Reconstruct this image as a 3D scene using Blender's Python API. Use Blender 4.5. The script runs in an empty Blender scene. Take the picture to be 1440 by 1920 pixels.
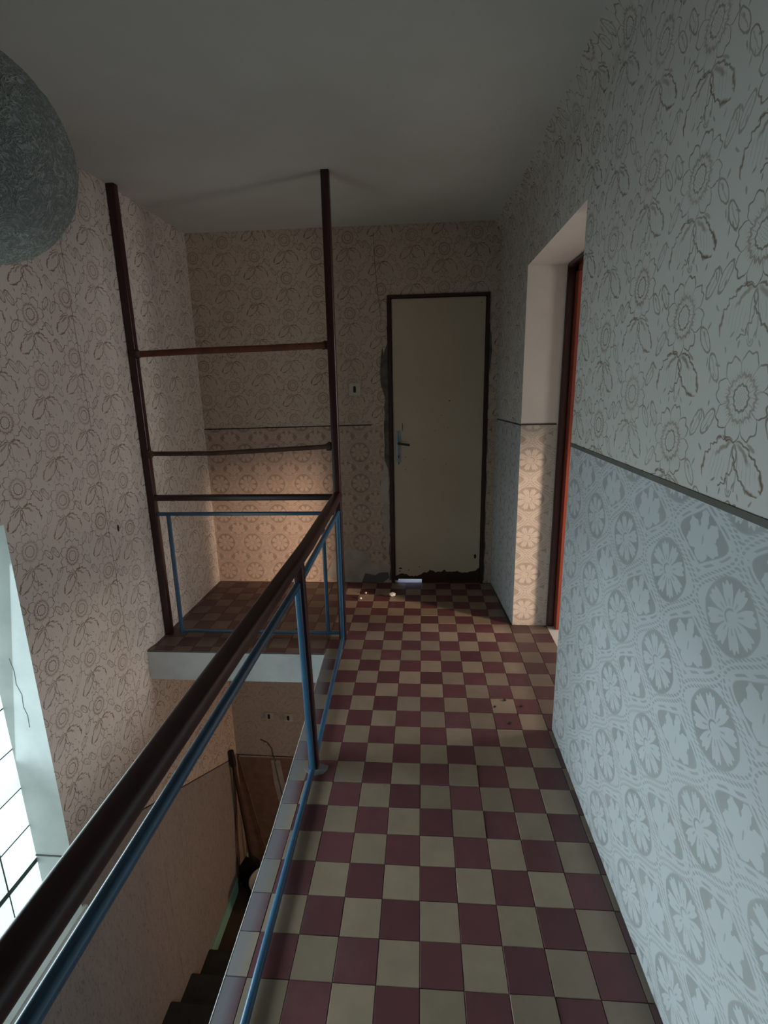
import bpy, bmesh, math, random
from mathutils import Vector, Matrix
random.seed(7)
S = bpy.context.scene
COL = S.collection

# ------------------------------------------------------------------ camera
cam_d = bpy.data.cameras.new('camera')
cam = bpy.data.objects.new('camera', cam_d)
COL.objects.link(cam)
R = ((0.99732375, 0.00241483, 0.07307195),
     (0.07033489, 0.24114819, -0.96793624),
     (-0.01995857, 0.9704853, 0.24033297))
cam.matrix_world = Matrix.Translation((0, 0, 1.5)) @ Matrix(R).to_4x4()
cam_d.sensor_fit = 'VERTICAL'
cam_d.sensor_height = 24.0
cam_d.lens = 24.0 * 963.33 / 1920.0
cam_d.clip_start = 0.02
S.camera = cam

# ------------------------------------------------------------------ light and exposure
S.view_settings.view_transform = 'Standard'
S.view_settings.look = 'None'
S.view_settings.gamma = 1.0
S.view_settings.use_curve_mapping = False
S.view_settings.exposure = 0.12
world = bpy.data.worlds.new('sky')
S.world = world
world.use_nodes = True
wb = world.node_tree.nodes['Background']
wb.inputs['Color'].default_value = (0.52, 0.66, 1.0, 1)
wb.inputs['Strength'].default_value = 1.1

WINDOW_GLOW = 1.02
WINDOW_COL = (0.74, 0.97, 0.95)


def area(name, loc, aim, sx, sy, power, col):
    d = bpy.data.lights.new(name, 'AREA')
    d.shape = 'RECTANGLE'
    d.size = sx
    d.size_y = sy
    d.energy = power
    d.color = col
    o = bpy.data.objects.new(name, d)
    COL.objects.link(o)
    o.location = loc
    o.rotation_euler = (Vector(aim) - Vector(loc)).to_track_quat('-Z', 'Y').to_euler()
    return o


# warm daylight entering by the side room's window, and by the lower hall's door
area('daylight_side_room', (3.9, 1.28, 1.0), (0.5, 2.6, 0.8), 0.6, 1.1, 30, (1.0, 0.90, 0.82))
blocks = area('daylight_glass_blocks', (-1.785, 0.92, 0.0), (0.5, 0.92, -0.4), 1.8, 1.7, 29, (0.74, 0.93, 1.0))
wide = area('added_fill_side_room', (3.82, 2.8, 1.5), (-0.6, 2.7, -0.3), 0.86, 1.35, 18, (1.0, 0.93, 0.90))  # unseen lamp in an added second opening, brightens the left wall
wide.data.spread = math.radians(95)
area('added_fill_lower_hall', (0.95, 1.2, -1.15), (-1.6, 1.7, -1.9), 1.0, 1.2, 10, (0.95, 0.97, 1.0))  # unseen lamp added with its own wall opening to brighten the stair wall
blocks.data.spread = math.radians(112)
area('daylight_lower_hall', (1.5, 3.2, -1.7), (-1.6, 3.45, -2.5), 0.5, 0.7, 13, (1.0, 0.56, 0.30))
# low hazy sun shining through the side room's window and doorway
sun_d = bpy.data.lights.new('sun', 'SUN')
sun_d.energy = 4.6
sun_d.angle = math.radians(5.5)
sun_d.color = (1.0, 0.72, 0.52)
sun = bpy.data.objects.new('sun', sun_d)
COL.objects.link(sun)
sun.location = (6, -0.3, 2)
sun.rotation_euler = Vector((-0.875, 0.467, -0.135)).to_track_quat('-Z', 'Y').to_euler()

# ------------------------------------------------------------------ helpers


def link(name, bm, mats, parent=None, smooth=False, matfn=None, kind=None):
    me = bpy.data.meshes.new(name)
    bmesh.ops.recalc_face_normals(bm, faces=bm.faces)
    if matfn:
        for f in bm.faces:
            f.material_index = matfn(f.calc_center_median(), f.normal)
    if smooth:
        for f in bm.faces:
            f.smooth = True
        for e in bm.edges:
            if len(e.link_faces) == 2 and e.calc_face_angle(0) > math.radians(38):
                e.smooth = False
    bm.to_mesh(me)
    bm.free()
    if not isinstance(mats, (list, tuple)):
        mats = [mats]
    for m in mats:
        me.materials.append(m)
    o = bpy.data.objects.new(name, me)
    COL.objects.link(o)
    if parent:
        o.parent = parent
    if kind:
        o['kind'] = kind
    return o


def empty(name, loc=(0, 0, 0), label=None, cat=None, group=None, kind=None):
    o = bpy.data.objects.new(name, None)
    o.empty_display_size = 0.05
    COL.objects.link(o)
    o.location = loc
    return tag(o, label, cat, group, kind)


def tag(o, label=None, cat=None, group=None, kind=None):
    if label:
        o['label'] = label
    if cat:
        o['category'] = cat
    if group:
        o['group'] = group
    if kind:
        o['kind'] = kind
    return o


def adopt(o, parent):
    """parent a mesh built in world coordinates to an Empty that is only translated"""
    o.parent = parent
    o.matrix_parent_inverse = Matrix.Translation(-Vector(parent.location))
    return o


def box(bm, x0, x1, y0, y1, z0, z1):
    v = [bm.verts.new((x, y, z)) for z in (z0, z1) for x, y in ((x0, y0), (x1, y0), (x1, y1), (x0, y1))]
    for q in ((3, 2, 1, 0), (4, 5, 6, 7), (0, 1, 5, 4), (1, 2, 6, 5), (2, 3, 7, 6), (3, 0, 4, 7)):
        bm.faces.new([v[i] for i in q])
    return v


def prism(bm, pts, z0, z1):
    a = [bm.verts.new((p[0], p[1], z0)) for p in pts]
    b = [bm.verts.new((p[0], p[1], z1)) for p in pts]
    n = len(pts)
    bm.faces.new(a[::-1])
    bm.faces.new(b)
    for i in range(n):
        bm.faces.new((a[i], a[(i + 1) % n], b[(i + 1) % n], b[i]))


def sheet(bm, pts, nrm, t):
    """ragged flat patch with thickness t along nrm; pts are 3D points"""
    n = Vector(nrm) * t
    a = [bm.verts.new(Vector(p)) for p in pts]
    b = [bm.verts.new(Vector(p) + n) for p in pts]
    k = len(pts)
    bm.faces.new(a[::-1])
    bm.faces.new(b)
    for i in range(k):
        bm.faces.new((a[i], a[(i + 1) % k], b[(i + 1) % k], b[i]))


def sweep(bm, path, prof, up=Vector((0, 0, 1)), cap=True):
    """sweep a 2D profile (side, up) along a polyline"""
    path = [Vector(p) for p in path]
    rings = []
    for i, p in enumerate(path):
        d = (path[min(i + 1, len(path) - 1)] - path[max(i - 1, 0)]).normalized()
        u = up if abs(d.dot(up)) < 0.95 else Vector((0, 1, 0))
        s = d.cross(u).normalized()
        w = s.cross(d)
        rings.append([bm.verts.new(p + s * a + w * b) for a, b in prof])
    n = len(prof)
    for r0, r1 in zip(rings, rings[1:]):
        for i in range(n):
            bm.faces.new((r0[i], r0[(i + 1) % n], r1[(i + 1) % n], r1[i]))
    if cap:
        bm.faces.new(rings[0][::-1])
        bm.faces.new(rings[-1])


def rrect(w, h, r, k=3):
    out = []
    for cx, cy, a0 in ((w / 2 - r, h / 2 - r, 0), (-w / 2 + r, h / 2 - r, 90), (-w / 2 + r, -h / 2 + r, 180), (w / 2 - r, -h / 2 + r, 270)):
        for i in range(k + 1):
            a = math.radians(a0 + 90 * i / k)
            out.append((cx + r * math.cos(a), cy + r * math.sin(a)))
    return out


def circ(r, n=12):
    return [(r * math.cos(2 * math.pi * i / n), r * math.sin(2 * math.pi * i / n)) for i in range(n)]


def lathe(bm, prof, cx, cy, n=24, a0=0, a1=360):
    rings = []
    full = abs(a1 - a0) >= 360
    m = n if full else n + 1
    for r, z in prof:
        rings.append([bm.verts.new((cx + r * math.cos(math.radians(a0 + (a1 - a0) * i / n)), cy + r * math.sin(math.radians(a0 + (a1 - a0) * i / n)), z)) for i in range(m)])
    for r0, r1 in zip(rings, rings[1:]):
        for i in range(m if full else m - 1):
            bm.faces.new((r0[i], r0[(i + 1) % m], r1[(i + 1) % m], r1[i]))
    return rings


def clip_poly(pts, a, b):
    """keep the part of pts left of the line a->b"""
    out = []
    f = lambda p: (b[0] - a[0]) * (p[1] - a[1]) - (b[1] - a[1]) * (p[0] - a[0])
    for i in range(len(pts)):
        p, q = pts[i], pts[(i + 1) % len(pts)]
        fp, fq = f(p), f(q)
        if fp >= 0:
            out.append(p)
        if (fp > 0 > fq) or (fp < 0 < fq):
            t = fp / (fp - fq)
            out.append((p[0] + t * (q[0] - p[0]), p[1] + t * (q[1] - p[1])))
    return out


# ------------------------------------------------------------------ node maths


class NT:
    """tiny expression compiler: python arithmetic -> Math nodes"""

    def __init__(self, name):
        self.m = bpy.data.materials.new(name)
        self.m.use_nodes = True
        self.t = self.m.node_tree
        self.b = self.t.nodes['Principled BSDF']

    def n(self, kind, **kw):
        x = self.t.nodes.new(kind)
        for k, v in kw.items():
            setattr(x, k, v)
        return x

    def put(self, sock, v):
        if isinstance(v, E):
            self.t.links.new(v.s, sock)
        elif isinstance(v, bpy.types.NodeSocket):
            self.t.links.new(v, sock)
        elif isinstance(v, tuple) and len(v) == 3 and sock.type == 'RGBA':
            sock.default_value = (*v, 1)
        else:
            sock.default_value = v

    def op(self, o, *a, clamp=False):
        x = self.n('ShaderNodeMath', operation=o, use_clamp=clamp)
        for i, v in enumerate(a):
            self.put(x.inputs[i], v)
        return E(self, x.outputs[0])

    def pos(self):
        g = self.n('ShaderNodeNewGeometry')
        s = self.n('ShaderNodeSeparateXYZ')
        self.t.links.new(g.outputs['Position'], s.inputs[0])
        return [E(self, s.outputs[i]) for i in range(3)]

    def vec(self, x, y, z):
        c = self.n('ShaderNodeCombineXYZ')
        for i, v in enumerate((x, y, z)):
            self.put(c.inputs[i], v)
        return c.outputs[0]

    def noise(self, scale, detail=3, rough=0.55, vec=None, obj=False):
        x = self.n('ShaderNodeTexNoise')
        x.inputs['Scale'].default_value = scale
        x.inputs['Detail'].default_value = detail
        x.inputs['Roughness'].default_value = rough
        if vec is None:
            if obj:
                vec = self.n('ShaderNodeTexCoord').outputs['Object']
            else:
                vec = self.n('ShaderNodeNewGeometry').outputs['Position']
        self.t.links.new(vec, x.inputs['Vector'])
        return E(self, x.outputs[0])

    def mix(self, f, a, b):
        x = self.n('ShaderNodeMix', data_type='RGBA')
        self.put(x.inputs[0], f)
        self.put(x.inputs[6], a)
        self.put(x.inputs[7], b)
        return x.outputs[2]

    def bump(self, h, strength=0.3, dist=0.002):
        x = self.n('ShaderNodeBump')
        x.inputs['Strength'].default_value = strength
        x.inputs['Distance'].default_value = dist
        self.put(x.inputs['Height'], h)
        self.t.links.new(x.outputs[0], self.b.inputs['Normal'])

    def done(self, col, rough=0.7, spec=0.4, metal=0.0):
        self.put(self.b.inputs['Base Color'], col)
        self.put(self.b.inputs['Roughness'], rough)
        self.put(self.b.inputs['Specular IOR Level'], spec)
        self.put(self.b.inputs['Metallic'], metal)
        return self.m


class E:
    def __init__(self, t, s):
        self.t, self.s = t, s

    def __add__(self, o): return self.t.op('ADD', self, o)
    __radd__ = __add__
    def __sub__(self, o): return self.t.op('SUBTRACT', self, o)
    def __rsub__(self, o): return self.t.op('SUBTRACT', o, self)
    def __mul__(self, o): return self.t.op('MULTIPLY', self, o)
    __rmul__ = __mul__
    def __truediv__(self, o): return self.t.op('DIVIDE', self, o)
    def __rtruediv__(self, o): return self.t.op('DIVIDE', o, self)
    def __abs__(self): return self.t.op('ABSOLUTE', self)
    def floor(self): return self.t.op('FLOOR', self)
    def fract(self): return self.t.op('FRACT', self)
    def sin(self): return self.t.op('SINE', self)
    def cos(self): return self.t.op('COSINE', self)
    def sqrt(self): return self.t.op('SQRT', self)
    def sq(self): return self.t.op('MULTIPLY', self, self)
    def pow(self, k): return self.t.op('POWER', self, k)
    def max(self, o): return self.t.op('MAXIMUM', self, o)
    def min(self, o): return self.t.op('MINIMUM', self, o)
    def cl(self): return self.t.op('ADD', self, 0.0, clamp=True)
    def atan2(self, o): return self.t.op('ARCTAN2', self, o)
    def gt(self, o): return self.t.op('GREATER_THAN', self, o)
    def lt(self, o): return self.t.op('LESS_THAN', self, o)

    def step(self, a, w):
        """soft step: 0 below a, 1 above a+w"""
        return self.t.op('MULTIPLY', self - a, 1.0 / w, clamp=True)

    def band(self, c, hw, s=None):
        """soft line around c with half-width hw"""
        d = abs(self - c)
        s = s or hw * 0.5
        return self.t.op('MULTIPLY', (hw + s) - d, 1.0 / s, clamp=True)


def ellip(x, z, cx, cz, ang, a, b):
    c, s = math.cos(math.radians(ang)), math.sin(math.radians(ang))
    dx, dz = x - cx, z - cz
    return ((dx * c + dz * s) * (1 / a)).sq() + ((dz * c - dx * s) * (1 / b)).sq()


def floral(t, u, v, W=0.248, H=0.27, ph=0.4185, alt=0.38):
    """flower-and-bow print; returns (thin line amount, brown shading amount)"""
    wob = t.noise(26, 2, 0.6)
    wob2 = t.noise(31, 2, 0.6, vec=t.vec(v * 1.0, u * 1.0, 7.3))
    u = u + (wob - 0.5) * 0.012
    v = v + (wob2 - 0.5) * 0.012
    cu = u * (1 / W) + 0.5
    col = cu.floor()
    x = (cu - col - 0.5) * W
    par = (col * 0.5).fract() * 2
    cv = v * (1 / H) - ph + par * alt + 0.62
    z = (cv.fract() - 0.62) * H
    r = (x.sq() + z.sq()).sqrt()
    th = z.atan2(x)
    pt = abs((th * (8 / (2 * math.pi)) + 0.25).fract() - 0.5) * 2          # 0 at petal axis .. 1 between petals
    rout = 0.082 * (0.97 - 0.03 * (pt * 9.0).cos() - 0.26 * pt.pow(5))
    edge = (r - rout).band(0, 0.0013, 0.0014)
    sep = ((1 - pt) * r).band(0, 0.0022, 0.0018) * r.lt(rout) * r.gt(0.043)
    r2 = 0.041 + (th * 16).cos() * 0.0028
    ring = (r - r2).band(0, 0.0022, 0.002)
    ring2 = (r - (0.0235 + (th * 12).cos() * 0.0012)).band(0, 0.0015, 0.0012)
    tick = (th * 44).cos().step(0.45, 0.3) * (r.band(0.046, 0.002, 0.007)) * 0.6
    brown = (ring * 0.8 + tick).cl() * 0.9
    innerpet = (th * 16).cos().step(0.75, 0.2) * r.band(0.033, 0.006, 0.002) * 0.5
    seeds = (x * 900).sin() * (z * 900).sin()
    seeds = seeds.step(0.55, 0.2) * r.lt(0.017) * 0.8
    line = edge.max(sep * 0.55).max(ring2).max(innerpet).max(seeds)
    # bow
    zr = z + 0.082

    def leaf(ang, L, hw, ser, flip):
        c, s = math.cos(math.radians(ang)), math.sin(math.radians(ang))
        a = x * c + zr * s
        b = (zr * c - x * s) * flip
        an = a * (1 / L)
        env = (an * (1.04 - an)).max(0.0001).sqrt() * 2 * hw * (1 + 0.09 * ser * ((an * 27).sin() + (an * 61).sin() * 0.5 + (wob - 0.5) * 3))
        inside = an.gt(0.01) * an.lt(1.03)
        out = (abs(b) - env).band(0, 0.0014, 0.0015) * inside
        rib = (b - 0.45 * env).band(0, 0.002, 0.004) * an.band(0.27, 0.14, 0.14) * 0.75
        vein = (b * 420 + an * 38).sin().step(0.72, 0.2) * abs(b).lt(env * 0.7) * an.band(0.55, 0.16, 0.1) * 0.28
        tip = ((abs(b) - env).band(0, 0.003, 0.004) * an.band(0.9, 0.1, 0.05) * inside)
        return out, rib.max(tip * 0.8), vein
    o1, b1, v1 = leaf(-42, 0.118, 0.040, 1.0, 1)
    o2, b2, v2 = leaf(-138, 0.116, 0.025, 0.8, -1)
    line = line.max(o1).max(o2).max(v1).max(v2)
    brown = brown.max(b1).max(b2)
    bud = ellip(x, zr, -0.004, -0.055, 86, 0.05, 0.0125)
    line = line.max(bud.band(1, 0.11, 0.12) * 0.75)
    sp = None
    for cx, cz, ang, a, b in ((0.028, 0.008, 20, 0.016, 0.004), (0.052, 0.006, -18, 0.013, 0.005), (-0.05, -0.002, 30, 0.018, 0.004),
                              ):
        e = (1 - ellip(x, zr, cx, cz, ang, a, b)) * 1.6
        sp = e if sp is None else sp.max(e)
    brown = brown.max(sp.cl() * 0.7)
    sp = None
    for cx, cz, ang, a, b in ((0.1, 0.04, 70, 0.011, 0.0028), (0.112, 0.035, 100, 0.012, 0.0026), (0.09, 0.03, 40, 0.008, 0.003),
                              (-0.104, 0.07, 110, 0.011, 0.0028), (-0.113, 0.062, 75, 0.012, 0.0026), (-0.095, -0.045, 60, 0.009, 0.003),
                              (0.01, -0.155, 60, 0.011, 0.0028), (-0.014, -0.157, 115, 0.012, 0.0028), (0.024, -0.15, 30, 0.007, 0.0025),
                              (0.1, -0.06, 120, 0.009, 0.003), (-0.03, 0.093, 60, 0.01, 0.0025), (-0.07, 0.088, 120, 0.009, 0.0028),
                              (0.07, 0.088, 70, 0.01, 0.0026), (0.088, 0.062, 20, 0.012, 0.0032), (-0.088, 0.05, 140, 0.011, 0.003), (0.12, 0.06, 80, 0.013, 0.003), (0.118, -0.035, 60, 0.012, 0.003), (-0.112, -0.03, 120, 0.012, 0.003), (-0.118, -0.1, 80, 0.011, 0.003), (0.055, -0.155, 140, 0.01, 0.003), (0.118, -0.1, 45, 0.012, 0.003), (-0.05, -0.16, 80, 0.01, 0.003), (0.03, 0.095, 100, 0.009, 0.003), (-0.09, -0.155, 40, 0.008, 0.003), (0.105, -0.01, 100, 0.008, 0.003)):
        e = (1 - ellip(x, z, cx, cz, ang, a, b)) * 1.4
        sp = e if sp is None else sp.max(e)
    line = line.max(sp.cl() * 0.75)
    for cx, cz, ang in ((0.102, 0.058, 58), (-0.103, 0.05, 124), (0.101, -0.048, -52), (-0.1, -0.055, -128)):
        el = ellip(x, z, cx, cz, ang, 0.031, 0.013)
        line = line.max(el.band(1, 0.13, 0.14) * 0.85)
        c_, s_ = math.cos(math.radians(ang)), math.sin(math.radians(ang))
        line = line.max(((z - cz) * c_ - (x - cx) * s_).band(0, 0.0009, 0.001) * el.lt(0.6) * 0.5)
    rose = ellip(x, z, 0.0, 0.102, 70, 0.012, 0.009)
    line = line.max(rose.band(1, 0.2, 0.2) * 0.6).max(rose.band(0.25, 0.12, 0.12) * 0.5)
    return line.cl(), brown.cl()


def damask(t, u, v):
    """ogee print in cell units (one medallion per unit cell); returns darkness 0..1"""
    wob = t.noise(18, 2, 0.6)
    u = u + (wob - 0.5) * 0.03
    v = v + (wob - 0.5) * -0.025
    px = (u + 0.5).fract() - 0.5
    pz = (v + 0.5).fract() - 0.5
    g = (px * (2 * math.pi)).cos() + (pz * (2 * math.pi)).cos()
    tz = pz * (2 * math.pi)
    sl = tz.sin() * 1.5
    e = (abs(px) - 0.25 - 0.25 * tz.cos()) / (sl.sq() + 1.0).sqrt()      # signed distance (cells) from the ogee net
    arc = pz * 1.45 - (tz * 2).sin() * 0.032
    # medallion with pointed top and bottom
    m = (px * (1 / 0.335)).sq() + (abs(pz) * (1 / 0.31)).pow(1.55)
    r = ((px * (1 / 0.335)).sq() + (pz * (1 / 0.295)).sq()).sqrt()
    th = pz.atan2(px)
    pt = abs((th * (8 / (2 * math.pi))).fract() - 0.5) * 2
    pet = 0.90 - 0.34 * pt.pow(2.5) + 0.06 * (pt * 12).cos()
    gap = (pt - (0.86 - 0.62 * (r - 0.42))).step(0, 0.10) * r.gt(0.30)
    rose = r.lt(pet) * (1 - gap)
    inside = m.step(0.98, 0.05)
    med = (1 - inside) * (1 - rose)
    rim = m.band(0.97, 0.05, 0.06) * 0.9
    eye = r.band(0.19, 0.02, 0.025) * (th + 1.2).sin().step(-0.1, 0.4)
    spots = r.band(0.38, 0.07, 0.05) * (th * 16 + 1.57).sin().step(0.3, 0.3) * 0.7
    dark = med.max(rim).max(eye).max(spots)
    # band of dots along the net
    bandm = e.band(0.0, 0.05, 0.008)
    dots = abs((arc * (2 * math.pi * 9.5) + e.gt(0.0) * 1.57).sin() * (e * (math.pi / 0.052)).sin()).step(0.42, 0.25)
    dark = dark.max(bandm * dots * 0.85)
    # dashed line between two plain ribs
    dash = (arc * (2 * math.pi * 5) + 0.8).sin()
    dark = dark.max(e.band(0.093, 0.010, 0.008) * dash.step(-0.35, 0.2) * 0.85)
    # palmette cell
    qx = abs((u).fract() - 0.5)
    qz = v.fract() - 0.5
    nn = e * (1 / 0.142)
    pal = (1 - ellip(qx, qz, 0, 0.13, 90, 0.16, 0.055)).max(1 - ellip(qx, qz, 0.125, 0.045, 50, 0.11, 0.075)).max(1 - ellip(qx, qz, 0.14, -0.075, 10, 0.105, 0.07)).max(1 - ellip(qx, qz, 0.045, -0.13, 80, 0.11, 0.055)).max(1 - ellip(qx, qz, 0, -0.03, 90, 0.12, 0.10))
    serr = (qz * 90 + qx * 40).sin() * 0.16
    palm = (pal + serr).step(0.0, 0.14)
    ground = nn.step(0.97, 0.06)
    dark = dark.max(nn.band(1.02, 0.04, 0.05) * 0.7)
    dark = dark.max(ground * (1 - palm))
    stem = (1 - ellip(qx, qz, 0, -0.03, 90, 0.05, 0.012)).step(0, 0.3) * 0.7
    dark = dark.max(stem)
    return dark.cl()


PAPER = (0.55, 0.53, 0.50)
LINE = (0.17, 0.125, 0.098)
BROWN = (0.19, 0.105, 0.07)
DLIGHT = (0.51, 0.505, 0.50)
DDARK = (0.25, 0.24, 0.225)


def wall_paper(name, axis, kind, uw=1.0, up=0.0, vw=1.0, vp=0.0, tint=(1, 1, 1), seam=None, fade=1.0, lower=False, contrast=0.75):
    t = NT(name)
    X, Y, Z = t.pos()
    a = X if axis == 'x' else Y
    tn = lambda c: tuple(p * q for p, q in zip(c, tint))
    stain = t.noise(1.6, 5, 0.6)
    if kind == 'floral':
        line, brown = floral(t, a * uw + up, Z * vw + vp)
        blot = t.noise(5, 3, 0.6).step(0.3, 0.35)
        col = t.mix(line * (0.55 + 0.45 * blot) * fade, tn(PAPER), tn(LINE))
        col = t.mix(brown * (0.45 + 0.5 * blot) * fade, col, tn(BROWN))
    else:
        d = damask(t, (a - up) * (1 / uw), (Z - vp) * (1 / vw))
        worn = t.noise(7, 3, 0.6).step(0.2, 0.5)
        col = t.mix(d * (0.6 + 0.4 * worn) * contrast, tn(DLIGHT), tn(DDARK))
    if lower:
        # streaky brown paper below the sloping stair dado
        n1 = t.noise(14, 4, 0.6, vec=t.vec(X, Y * 3, Z * 0.6))
        n2 = t.noise(60, 3, 0.7, vec=t.vec(X, Y * 2, Z * 0.5))
        br = t.mix(n1, (0.225, 0.208, 0.194), (0.335, 0.31, 0.29))
        br = t.mix(n2.step(0.55, 0.1) * 0.6, br, (0.13, 0.10, 0.085))
        dado = ((3.69 - Y) * 0.555).max(0.0) - 1.597
        col = t.mix(Z.lt(dado), col, br)
    col = t.mix(stain.step(0.45, 0.4) * 0.28, col, tn((0.36, 0.31, 0.26)))
    if seam is not None:
        d = a - seam + (Z - 1.0) * 0.02
        col = t.mix(d.band(0, 0.0012, 0.001) * t.noise(3).step(0.35, 0.1), col, (0.13, 0.1, 0.08))
    t.bump(t.noise(60, 3, 0.6), 0.12, 0.002)
    return t.done(col, 0.72, 0.25)


def plain(name, c1, c2=None, scale=6, rough=0.6, spec=0.4, metal=0.0, bump=0.1, bscale=40, obj=False, rand=0.0):
    t = NT(name)
    n = t.noise(scale, 4, 0.6, obj=obj)
    col = t.mix(n.step(0.35, 0.35), c1, c2 or tuple(x * 0.82 for x in c1))
    if rand:
        oi = t.n('ShaderNodeObjectInfo')
        h = t.n('ShaderNodeHueSaturation')
        k = E(t, oi.outputs['Random'])
        t.put(h.inputs['Value'], 1 - rand * 0.5 + k * rand)
        t.put(h.inputs['Color'], col)
        col = h.outputs[0]
    if bump:
        t.bump(t.noise(bscale, 3, 0.6, obj=obj), bump, 0.003)
    return t.done(col, rough, spec, metal)


def tile_mat(name, c1, c2):
    t = NT(name)
    X, Y, Z = t.pos()
    n = t.noise(9, 5, 0.65)
    col = t.mix(n.step(0.3, 0.45), c1, c2)
    oi = t.n('ShaderNodeObjectInfo')
    h = t.n('ShaderNodeHueSaturation')
    k = E(t, oi.outputs['Random'])
    t.put(h.inputs['Value'], 0.84 + k * 0.32)
    t.put(h.inputs['Color'], col)
    col = h.outputs[0]
    dust = t.noise(2.3, 5, 0.65, vec=t.vec(X, Y, k * 0.6)).step(0.52, 0.35) * t.noise(26, 4, 0.7).step(0.3, 0.4)
    col = t.mix(dust * 0.42, col, (0.33, 0.30, 0.30))
    # dirty margins along the wall, and the grey cement wash along the stairwell edge
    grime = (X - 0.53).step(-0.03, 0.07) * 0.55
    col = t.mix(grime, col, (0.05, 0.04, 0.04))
    wash = (0 - X - (Y - 1.445).max(0.0) * 0.031 + 0.012 * (t.noise(5) - 0.5)).step(0.458, 0.035) * 0.72 * Y.lt(2.655)
    col = t.mix(wash, col, (0.21, 0.215, 0.235))
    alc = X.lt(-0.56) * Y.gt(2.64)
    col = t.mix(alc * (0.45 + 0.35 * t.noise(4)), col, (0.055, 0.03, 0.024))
    spots = t.noise(16, 2, 0.5, vec=t.vec(X + 3.3, Y, Z)).step(0.76, 0.05) * 0.3
    col = t.mix(spots, col, (0.09, 0.06, 0.05))
    t.bump(t.noise(45, 4, 0.6), 0.15, 0.002)
    return t.done(col, 0.36 + n * 0.22, 0.45)


M = {}
M['floral_right'] = wall_paper('floral_paper_right', 'y', 'floral')
M['floral_back'] = wall_paper('floral_paper_back', 'x', 'floral', 1.15, 0.07, 1.13, 0.03, tint=(1.0, 0.85, 0.73), fade=1.0)  # warmer tint also carries the warm light on the back wall
M['floral_left'] = wall_paper('floral_paper_left', 'y', 'floral', 1.02, 0.02, 1.02, 0.05, tint=(1.0, 0.94, 0.88), seam=2.46, lower=True, fade=1.1)
M['floral_lower'] = wall_paper('floral_paper_lower', 'x', 'floral', 1.15, 0.0, 1.1, 0.0, tint=(0.88, 0.8, 0.7), fade=0.5)
M['damask_right'] = wall_paper('damask_paper_right', 'y', 'damask', 0.2545, 0.927, 0.2385, 1.066, tint=(0.95, 0.99, 1.03))
M['damask_back'] = wall_paper('damask_paper_back', 'x', 'damask', 0.2155, -1.316, 0.2325, 0.788, tint=(1.0, 0.77, 0.64), contrast=0.9)  # same paper, warm light on this wall put into the tint
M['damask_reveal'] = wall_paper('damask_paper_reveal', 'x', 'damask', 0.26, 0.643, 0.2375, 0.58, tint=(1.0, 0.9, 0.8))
M['plaster'] = plain('painted_plaster', (0.66, 0.61, 0.56), (0.60, 0.55, 0.5), 3, 0.8, 0.2)
M['white_plaster'] = plain('white_plaster', (0.68, 0.69, 0.68), (0.55, 0.57, 0.57), 5, 0.75, 0.25)
M['ceiling'] = plain('ceiling_paint', (0.64, 0.635, 0.61), (0.57, 0.56, 0.53), 1.2, 0.9, 0.15, bump=0.08)
M['bare'] = plain('bare_plaster', (0.10, 0.085, 0.075), (0.2, 0.18, 0.16), 14, 0.9, 0.15, bump=0.6)
M['scraped'] = plain('scraped_plaster', (0.47, 0.42, 0.37), (0.36, 0.31, 0.27), 9, 0.9, 0.15, bump=0.4)
M['lower_red'] = plain('brown_wallpaper', (0.27, 0.165, 0.12), (0.20, 0.115, 0.08), 12, 0.75, 0.2)
M['cement'] = plain('cement_screed', (0.16, 0.15, 0.145), (0.10, 0.09, 0.09), 8, 0.85, 0.2)
M['wash'] = plain('grey_cement_wash', (0.24, 0.24, 0.255), (0.19, 0.19, 0.2), 9, 0.7, 0.3)
M['maroon'] = plain('maroon_paint', (0.042, 0.010, 0.011), (0.028, 0.008, 0.009), 5, 0.3, 0.5, bump=0.06)
M['maroon_sunlit'] = plain('sunlit_maroon_paint', (0.22, 0.042, 0.022), (0.18, 0.034, 0.018), 5, 0.42, 0.4, bump=0.06)  # lighter maroon: sunshine on the door stops put into the paint colour
M['rust'] = plain('rusty_tube', (0.16, 0.05, 0.025), (0.09, 0.03, 0.016), 14, 0.6, 0.35, bump=0.35)
M['rust_dark'] = plain('dark_rusty_tube', (0.10, 0.05, 0.032), (0.05, 0.024, 0.016), 14, 0.6, 0.35, bump=0.35)
M['blue'] = plain('blue_paint', (0.04, 0.115, 0.20), (0.032, 0.09, 0.16), 8, 0.24, 0.6, bump=0.06)
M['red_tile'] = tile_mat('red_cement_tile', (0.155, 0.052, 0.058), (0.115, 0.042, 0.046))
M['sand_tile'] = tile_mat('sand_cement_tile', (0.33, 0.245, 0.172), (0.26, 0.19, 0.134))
M['door'] = plain('cream_door_paint', (0.53, 0.45, 0.34), (0.48, 0.40, 0.30), 2.5, 0.5, 0.35, bump=0.05)
M['frame_dark'] = plain('dark_door_frame', (0.045, 0.018, 0.016), (0.03, 0.014, 0.013), 7, 0.5, 0.4)
M['chip'] = plain('peeled_brown', (0.055, 0.026, 0.018), (0.035, 0.018, 0.013), 16, 0.8, 0.2)
M['steel'] = plain('dull_steel', (0.30, 0.33, 0.35), (0.2, 0.22, 0.24), 12, 0.4, 0.5, 0.7)
M['black'] = plain('black_plastic', (0.012, 0.012, 0.012), None, 9, 0.4, 0.5, bump=0)
M['ivory'] = plain('ivory_plastic', (0.60, 0.54, 0.45), None, 9, 0.45, 0.4, bump=0)
M['stair'] = plain('dark_stair_stone', (0.045, 0.045, 0.04), (0.028, 0.028, 0.026), 9, 0.7, 0.3)
M['mint'] = plain('mint_paint', (0.27, 0.54, 0.43), (0.22, 0.46, 0.36), 9, 0.5, 0.35)
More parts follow.
